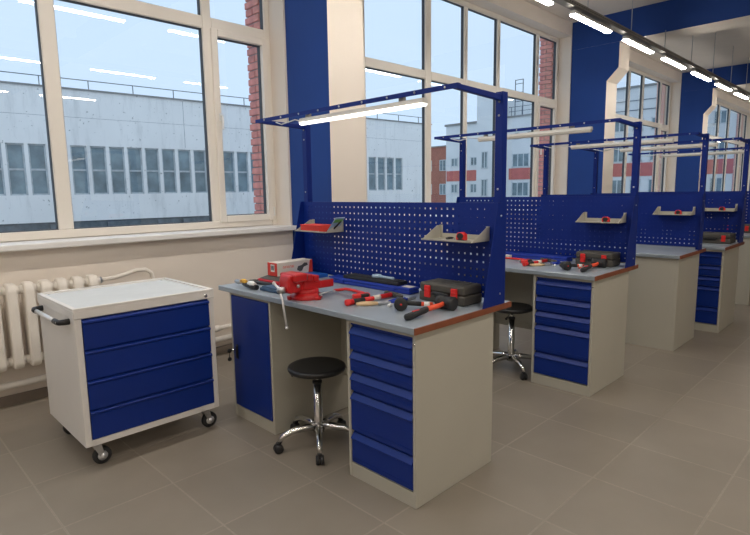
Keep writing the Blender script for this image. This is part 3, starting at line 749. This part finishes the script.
def bench_tools(k, dx, dy, place, full):
    """the hand tools that lie on the front half of a bench"""
    hacksaw(2.075 + dx, 2.275 + dy, Z, math.radians(-100 if full else -96), 'red framed hacksaw lying on the %s workbench' % place)
    hammer(1.925 + dx, 2.16 + dy, Z, math.radians(-3), 'red handled hammer lying on the %s workbench' % place)
    pliers(1.97 + dx, 2.125 + dy, Z, math.radians(-36), 'tan handled pliers in front of the hammer on the %s workbench' % place, 'wood_tan', group='tan pliers')
    pliers(2.14 + dx, 2.03 + dy, Z, math.radians(-8), 'blue handled pliers beside the tan pliers on the %s workbench' % place, 'case_blue', group='blue pliers')
    b = tag(empty('screwdriver', (2.055 + dx, 1.965 + dy, Z), math.radians(20)), 'small white handled screwdriver behind the round mallet on the %s workbench' % place, 'screwdriver', 'white screwdrivers')
    h_ = mb('white_plastic'); h_.tube([(0, 0, .009), (.006, 0, .009), (.04, 0, .009), (.05, 0, .009)], [.005, .009, .008, .005], 10); h_.obj('handle', b)
    s_ = mb('zinc'); s_.tube([(.048, 0, .008), (.12, 0, .005)], .0028, 8); s_.obj('shaft', b)
bench_tools(0, 0, 0, 'nearest', True)
disc_mallet(2.03, 1.85, Z, math.radians(48), 'black round faced mallet turned to the camera on the nearest workbench', L=.165)
mallet(2.222, 1.705, Z, math.radians(2), 'large black rubber mallet with orange handle on the nearest workbench')
tool_case(2.325, 1.665, Z, math.radians(0), 'dark grey tool case with red latches on the nearest workbench', lx=.172, ly=.315)
bench_tools(1, 1.97, .05, 'second', False)
disc_mallet(3.90, 1.84, Z, math.radians(62), 'black round faced mallet turned to the camera on the second workbench', L=.13)
mallet(4.21, 1.735, Z, math.radians(2), 'rubber mallet with orange handle beside the case on the second workbench')
tool_case(4.275, 1.66, Z, 0, 'dark grey tool case with red latches on the second workbench', lx=.175, ly=.30)
flat_case(4.34, 4.45, 2.06, 2.80, Z, .040, 'case_blue', 'long blue flat case below the pegboard of second workbench')
t = tag(empty('tool_pack', (4.22, 2.56, Z)), 'small red and white tool pack near the left of second workbench', 'package')
mb('carton').box(0, .08, 0, .12, 0, .03, bev=.003).obj('card', t); mb('red_plastic').box(-.002, .082, .08, .14, 0, .045, bev=.004).obj('cap', t)
tool_case(BENCH[3][0] + .36, BENCH[3][1] + .03, Z, 0, 'dark grey tool case with red latches on the fourth workbench', lx=.25, ly=.38)
tool_case(BENCH[4][0] + .38, BENCH[4][1] + .09, Z, 0, 'dark grey tool case on the fifth workbench at the picture edge', lx=.19, ly=.34)
t = tag(empty('paper_sheet', (BENCH[3][0] + .22, BENCH[3][1] + .36, Z)), 'white paper sheet lying beside the case on fourth workbench', 'paper')
mb('white_plastic').box(0, .21, 0, .297, 0, .002).obj('sheet', t)

# ------------------------------------------------------------------ stools
def stool(x, y, zs, rz, label):
    t = tag(empty('stool', (x, y, 0), rz), label, 'stool', 'round stools on castors')
    s = mb('seat_black'); s.lathe([(0, zs - .036), (.15, zs - .036), (.168, zs - .030), (.174, zs - .016), (.171, zs - .005), (.162, zs), (.14, zs - .001), (0, zs - .003)], (0, 0, 0), (0, 0, 1), 40); so = s.obj('seat', t)
    d = mb('dark_grey')
    for a in range(5): d.lathe([(.004, 0), (.004, .0015)], (.09 * math.cos(a * 2 * PI / 5), .09 * math.sin(a * 2 * PI / 5), zs - .003), (0, 0, 1), 10)
    d.obj('dimple', so)
    p_ = mb('black_plastic'); p_.box(-.07, .07, -.07, .07, zs - .05, zs - .0362, bev=.003); p_.obj('seat_plate', t)
    l = mb('black_plastic'); l.tube([(.02, -.02, zs - .055), (.09, -.075, zs - .07), (.125, -.105, zs - .078)], [.005, .005, .010], 8); l.obj('lever', t)
    c_ = mb('chrome'); c_.lathe([(.014, zs - .12), (.014, zs - .05)], (0, 0, 0), (0, 0, 1), 18); c_.obj('piston', t)
    c_ = mb('black_plastic'); c_.lathe([(.029, zs - .112), (.029, zs - .096), (.02, zs - .092)], (0, 0, 0), (0, 0, 1), 18); c_.obj('collar', t)
    c_ = mb('chrome'); c_.lathe([(.034, .085), (.028, .13), (.026, zs - .112)], (0, 0, 0), (0, 0, 1), 20); c_.obj('column', t)
    for k in range(5):
        a = 2 * PI * k / 5; ca, sa = math.cos(a), math.sin(a)
        g = mb('chrome'); g.tube([(.012 * ca, .012 * sa, .118), (.08 * ca, .08 * sa, .125), (.17 * ca, .17 * sa, .115), (.225 * ca, .225 * sa, .095), (.245 * ca, .245 * sa, .062)], [.026, .024, .019, .017, .015], 12); lo = g.obj('leg', t)
        w_ = mb('black_plastic'); 
        for s_ in (-1, 1):
            w_.lathe([(0, -.010), (.024, -.010), (.0275, -.006), (.0275, .006), (.024, .010), (0, .010)], (.252 * ca - s_ * .013 * sa, .252 * sa + s_ * .013 * ca, .0275), (-sa, ca, 0), 20)
        w_.box(.252 * ca - .012, .252 * ca + .012, .252 * sa - .012, .252 * sa + .012, .035, .066, bev=.004); w_.obj('castor', lo)
    return t
stool(1.945, 2.455, .50, math.radians(160), 'black round swivel stool with chrome star base at the nearest workbench')
stool(3.93, 2.33, .555, math.radians(235), 'black round stool partly hidden behind the nearest workbench corner')

# ------------------------------------------------------------------ tool cart
CX0, CX1, CY0, CY1, CZ0, CZ1 = .845, 1.65, 3.11, 3.80, .145, .925
t = tag(empty('tool_cart', (CX0, CY0, 0)), 'light grey rolling tool cart with four blue drawers', 'tool cart')
W, D = CX1 - CX0, CY1 - CY0
b = mb('cart_grey')
b.box(0, .035, 0, D, CZ0, .868, bev=.003); b.box(W - .035, W, 0, D, CZ0, .868, bev=.003); b.box(.034, W - .034, D - .01, D, CZ0, .868)
b.box(.034, W - .034, .001, D - .01, CZ0, CZ0 + .035); b.box(.034, W - .034, .02, .04, CZ0, .868); b.obj('body', t)
b = mb('cart_grey'); r_ = .02
b.box(-.004, W + .004, -.004, D + .004, .866, .912, bev=.003)
for a in ((-.004, W + .004, -.004, r_), (-.004, W + .004, D - r_, D + .004), (-.004, r_, r_, D - r_), (W - r_, W + .004, r_, D - r_)): b.box(*a, .911, CZ1, bev=.002)
to = b.obj('top', t)
mb('cart_mat').box(r_, W - r_, r_, D - r_, .911, .9155).obj('top_mat', to)
b = mb('zinc')
for x_, y_ in ((.05, .05), (W - .05, .05), (.05, D - .05), (W - .05, D - .05)): b.lathe([(.007, 0), (.007, .003), (0, .004)], (x_, y_, .9155), (0, 0, 1), 10)
b.obj('screw', to)
zz = [.182, .352, .522, .692, .862]
for k in range(4):
    d = mb('steel_blue_drawer'); z0, z1 = zz[k], zz[k + 1]
    pts = [(.02, z0 + .002), (-.004, z0 + .002), (-.004, z1 - .030), (-.014, z1 - .022), (-.014, z1 - .014), (-.004, z1 - .008), (.008, z1 - .008), (.012, z1 - .002), (.02, z1 - .002)]
    d.prism(pts, 'x', .038, W - .036); d.obj('drawer', t)
lk = mb('chrome'); lk.lathe([(.011, 0), (.011, .006), (.006, .008)], (W - .055, -.004, .888), (0, -1, 0), 16); lk.obj('lock', t)
hd = mb('aluminium'); hd.cyl((-.052, .10, .845), (-.052, D - .10, .845), .0125, n=14); hdl = hd.obj('handle', t)
for y_ in (.085, D - .085):
    e = mb('black_plastic'); s_ = 1 if y_ < .3 else -1
    e.tube([(.0, y_, .845), (-.03, y_, .845), (-.047, y_ + .006 * s_, .845), (-.052, y_ + .03 * s_, .845), (-.052, y_ + .08 * s_, .845)], [.017, .016, .0155, .0155, .015], 12); e.obj('handle_end', hdl)
for x_ in (.07, W - .07):
    for y_ in (.07, D - .07):
        a = -.028
        f = mb('zinc'); f.box(x_ - .045, x_ + .045, y_ - .035, y_ + .035, CZ0 - .006, CZ0 - .0005); f.lathe([(.024, .118), (.024, CZ0 - .006)], (x_, y_, 0), (0, 0, 1), 16)
        for s_ in (-1, 1): f.prism([(x_ - .022, .122), (x_ + .024, .122), (x_ + .010 + .03, .042), (x_ - .012 + .03, .042)], 'y', y_ + s_ * .021 - .0015, y_ + s_ * .021 + .0015)
        fo = f.obj('castor_fork', t)
        w_ = mb('rubber'); w_.lathe([(.026, -.015), (.044, -.015), (.05, -.010), (.05, .010), (.044, .015), (.026, .015)], (x_ + .028, y_, .05), (0, 1, 0), 28); w_.obj('wheel', fo)
        h_ = mb('aluminium'); h_.lathe([(0, -.026), (.010, -.026), (.012, -.0235), (.027, -.017), (.027, .017), (.012, .0235), (.010, .026), (0, .026)], (x_ + .028, y_, .05), (0, 1, 0), 18); h_.obj('hub', fo)

# ------------------------------------------------------------------ outside
gnd = mb('asphalt'); gnd.box(-60, 160, 5.4, 160, -5.2, -5.0); struct(gnd.obj('ground'))
def far_window(parent, o, u, n, s0, s1, z0, z1, cols=1, rows=2, m_frame='frame_old', deep=.12):
    """a window in a facade: o + u*s, n points out of the wall"""
    fm = mb(m_frame)
    def bx(m, a, b, c, d, e, f):
        pts = [o + u * s + n * q for s, q in ((a, e), (b, e), (b, f), (a, f))]
        vs = [m.bm.verts.new((p.x, p.y, z)) for z in (c, d) for p in pts]
        for q in ((3,2,1,0),(4,5,6,7),(0,1,5,4),(1,2,6,5),(2,3,7,6),(3,0,4,7)): m._f([vs[i] for i in q])
    t = .07
    bx(fm, s0, s0 + t, z0, z1, .0, .06); bx(fm, s1 - t, s1, z0, z1, .0, .06); bx(fm, s0, s1, z0, z0 + t, .0, .06); bx(fm, s0, s1, z1 - t, z1, .0, .06)
    for k in range(1, cols): c_ = s0 + (s1 - s0) * k / cols; bx(fm, c_ - .04, c_ + .04, z0, z1, .0, .055)
    for k in range(1, rows): c_ = z0 + (z1 - z0) * k / rows; bx(fm, s0, s1, c_ - .045, c_ + .045, .0, .055)
    w_ = fm.obj('window', parent)
    pm = mb('pane_far'); bx(pm, s0 + .01, s1 - .01, z0 + .01, z1 - .01, .005, .02); pm.obj('pane', w_)
    return w_
def facade_box(m, o, u, n, s0, s1, z0, z1, q0, q1):
    pts = [o + u * s + n * q for s, q in ((s0, q0), (s1, q0), (s1, q1), (s0, q1))]
    vs = [m.bm.verts.new((p.x, p.y, z)) for z in (z0, z1) for p in pts]
    fs = [m._f([vs[i] for i in q]) for q in ((3,2,1,0),(4,5,6,7),(0,1,5,4),(1,2,6,5),(2,3,7,6),(3,0,4,7))]
    bmesh.ops.recalc_face_normals(m.bm, faces=[f for f in fs if f])

# white works building across the yard
A = empty('works_building', (0, 0, 0)); tag(A, 'weathered white concrete building with a long band of narrow windows', 'building')
th = math.radians(4.0)
oA = Vector((0, 30.0, 0)); uA = Vector((math.cos(th), -math.sin(th), 0)); nA = Vector((-math.sin(th), -math.cos(th), 0))
z_w0, z_w1, pitch, ww = 1.56, 3.93, .875, .72
s_first = 8.0
wins = []
s = 5.9 - pitch * 16
while s < 20.4: wins.append(s); s += pitch
wins += [27.45 + k * pitch for k in range(4)]
m = mb('facade_white')
facade_box(m, oA, uA, nA, -14, 33.9, z_w1, 6.55, -9, .14)       # upper wall
facade_box(m, oA, uA, nA, -14, 33.9, .26, z_w0, -9, .14)        # sill band
edges_ = [-14.0]
for s in wins: edges_ += [s, s + ww]
edges_.append(33.9)
for a, b_ in zip(edges_[::2], edges_[1::2]): facade_box(m, oA, uA, nA, a, b_, z_w0, z_w1, -9 if b_ - a > 1 else -.2, .14)
facade_box(m, oA, uA, nA, -14, 33.9, z_w0, z_w1, -9, -.15)
m.obj('wall', A)
m = mb('roof_felt'); facade_box(m, oA, uA, nA, -14, 33.95, 6.55, 6.62, -9, .22); m.obj('roof_edge', A)
m = mb('facade_dark'); facade_box(m, oA, uA, nA, -14, 33.8, -5, .26, -9, .05); m.obj('plinth', A)
m = mb('facade_dark'); s = -13
while s < 33:
    facade_box(m, oA, uA, nA, s, s + random.uniform(.5, 1.3), -.2, .16, .05, random.uniform(.15, .3)); s += random.uniform(1.2, 2.6)
m.obj('rubble_ledge', A)['kind'] = 'stuff'
m = mb('railing_far')
facade_box(m, oA, uA, nA, -14, 33.9, 7.06, 7.095, -.1, -.06)
m.obj('roof_rail', A)
s = -13.5
pm = None
while s < 33.8:
    m = mb('railing_far'); facade_box(m, oA, uA, nA, s, s + .035, 6.6, 7.06, -.1, -.06); m.obj('rail_post', A); s += 2.1
m = mb('facade_dark')
for s in (3.2, 7.65, 14.2, 19.6, 24.0): facade_box(m, oA, uA, nA, s, s + .018, z_w1 + .1, 6.5, .139, .142)
facade_box(m, oA, uA, nA, -14, 33.8, 5.25, 5.262, .139, .142)
m.obj('panel_joint', A)
for s in wins:
    if s > -6: far_window(A, oA, uA, nA, s, s + ww, z_w0, z_w1, 1, 2)
# lower roof in front of it
B = tag(empty('annex', (0, 0, 0)), 'low flat roofed annex at the foot of the white building', 'building')
m = mb('roof_felt'); facade_box(m, oA, uA, nA, -14, 30, -5, -.35, .1, 7); m.obj('wall', B)
m = mb('facade_dark'); facade_box(m, oA, uA, nA, -14, 30, -.35, -.28, 6.8, 7.1); m.obj('parapet', B)

# long pale wing facing this way, with red spandrels
def wing():
    r = tag(empty('office_wing', (0, 0, 0)), 'pale grey office wing with red brick spandrels seen through the middle windows', 'building')
    o = Vector((46, 0, 0)); u = Vector((0, 1, 0)); n = Vector((-1, 0, 0))
    rows = [(.85, 2.15), (3.55, 4.8), (5.95, 6.9)]
    m = mb('facade_grey')
    facade_box(m, o, u, n, 6, 35.4, -5, 8.15, -8, 0); facade_box(m, o, u, n, 6, 21, 8.15, 9.3, -8, 0)
    facade_box(m, o, u, n, 28.3, 31.2, -5, 10.65, -5, .6)
    m.obj('wall', r)
    m = mb('roof_felt'); facade_box(m, o, u, n, 20.9, 28.3, 8.15, 8.28, -8, .15); facade_box(m, o, u, n, 31.2, 35.5, 8.0, 8.2, -8, .15); facade_box(m, o, u, n, 6, 21.05, 9.3, 9.45, -8, .15); facade_box(m, o, u, n, 28.2, 31.3, 10.65, 10.8, -5, .7); m.obj('roof_edge', r)
    for a, b_ in ((31.4, 35.3), (24.6, 27.9), (8, 18.4), ):
        m = mb('facade_red'); facade_box(m, o, u, n, a, b_, 2.4, 3.45, -.1, .05); m.obj('spandrel', r)
    for z0, z1 in rows[:2]:
        for a in (31.5, 32.9, 33.9): far_window(r, o, u, n, a, a + .8, z0 + .35, z1 - .05, 2, 1, 'frame_far')
        for a in (25.8,): far_window(r, o, u, n, a, a + 1.75, z0, z1, 3, 1, 'frame_far')
        for a in (22.6,): far_window(r, o, u, n, a, a + 1.75, z0, z1, 3, 1, 'frame_far')
        far_window(r, o + n * .6, u, n, 29.9, 30.6, z0, z1 + .35, 2, 1, 'frame_far'); far_window(r, o + n * .6, u, n, 28.7, 29.3, z0, z1 + .35, 2, 1, 'frame_far')
    for z0, z1 in rows:
        for k in range(8): far_window(r, o, u, n, 7.4 + 1.42 * k, 8.25 + 1.42 * k, z0, z1, 2, 1, 'frame_far')
    for a in (26.9, 25.6): far_window(r, o, u, n, a, a + .5, 6.1, 6.75, 1, 1, 'frame_far')
    m = mb('railing_far')
    for z in (8.7, 9.1): facade_box(m, o, u, n, 21.2, 28.2, z, z + .04, -.3, -.26)
    for k in range(7): facade_box(m, o, u, n, 21.3 + k * 1.1, 21.34 + k * 1.1, 8.2, 9.1, -.3, -.26)
    m.obj('roof_rail', r)
    m = mb('railing_far')
    for a in (26.9, 27.7): facade_box(m, o, u, n, a, a + .06, 8.2, 11.6, -.6, -.54)
    for z in (9.6, 10.4, 11.2, 11.55): facade_box(m, o, u, n, 26.9, 27.76, z, z + .05, -.6, -.54)
    m.obj('antenna_frame', r)
    m = mb('railing_far'); facade_box(m, o, u, n, 6, 18.5, 7.55, 7.6, 0, .06); facade_box(m, o, u, n, 6, 18.5, 8.3, 8.34, 0, .06); m.obj('cornice_line', r)
wing()
r = tag(empty('brick_house', (0, 0, 0)), 'brown brick house between the white building and grey office wing', 'building')
o = Vector((48, 0, 0)); u = Vector((0, 1, 0)); n = Vector((-1, 0, 0))
m = mb('facade_brick'); facade_box(m, o, u, n, 35.9, 44, -5, 6.2, -6, 0); m.obj('wall', r)
m = mb('roof_felt'); facade_box(m, o, u, n, 35.8, 44.1, 6.2, 6.32, -6, .15); m.obj('roof_edge', r)
for z0 in (1.0, 3.6):
    for a in (36.9, 38.9): far_window(r, o, u, n, a, a + .9, z0, z0 + 1.2, 2, 1, 'frame_far')
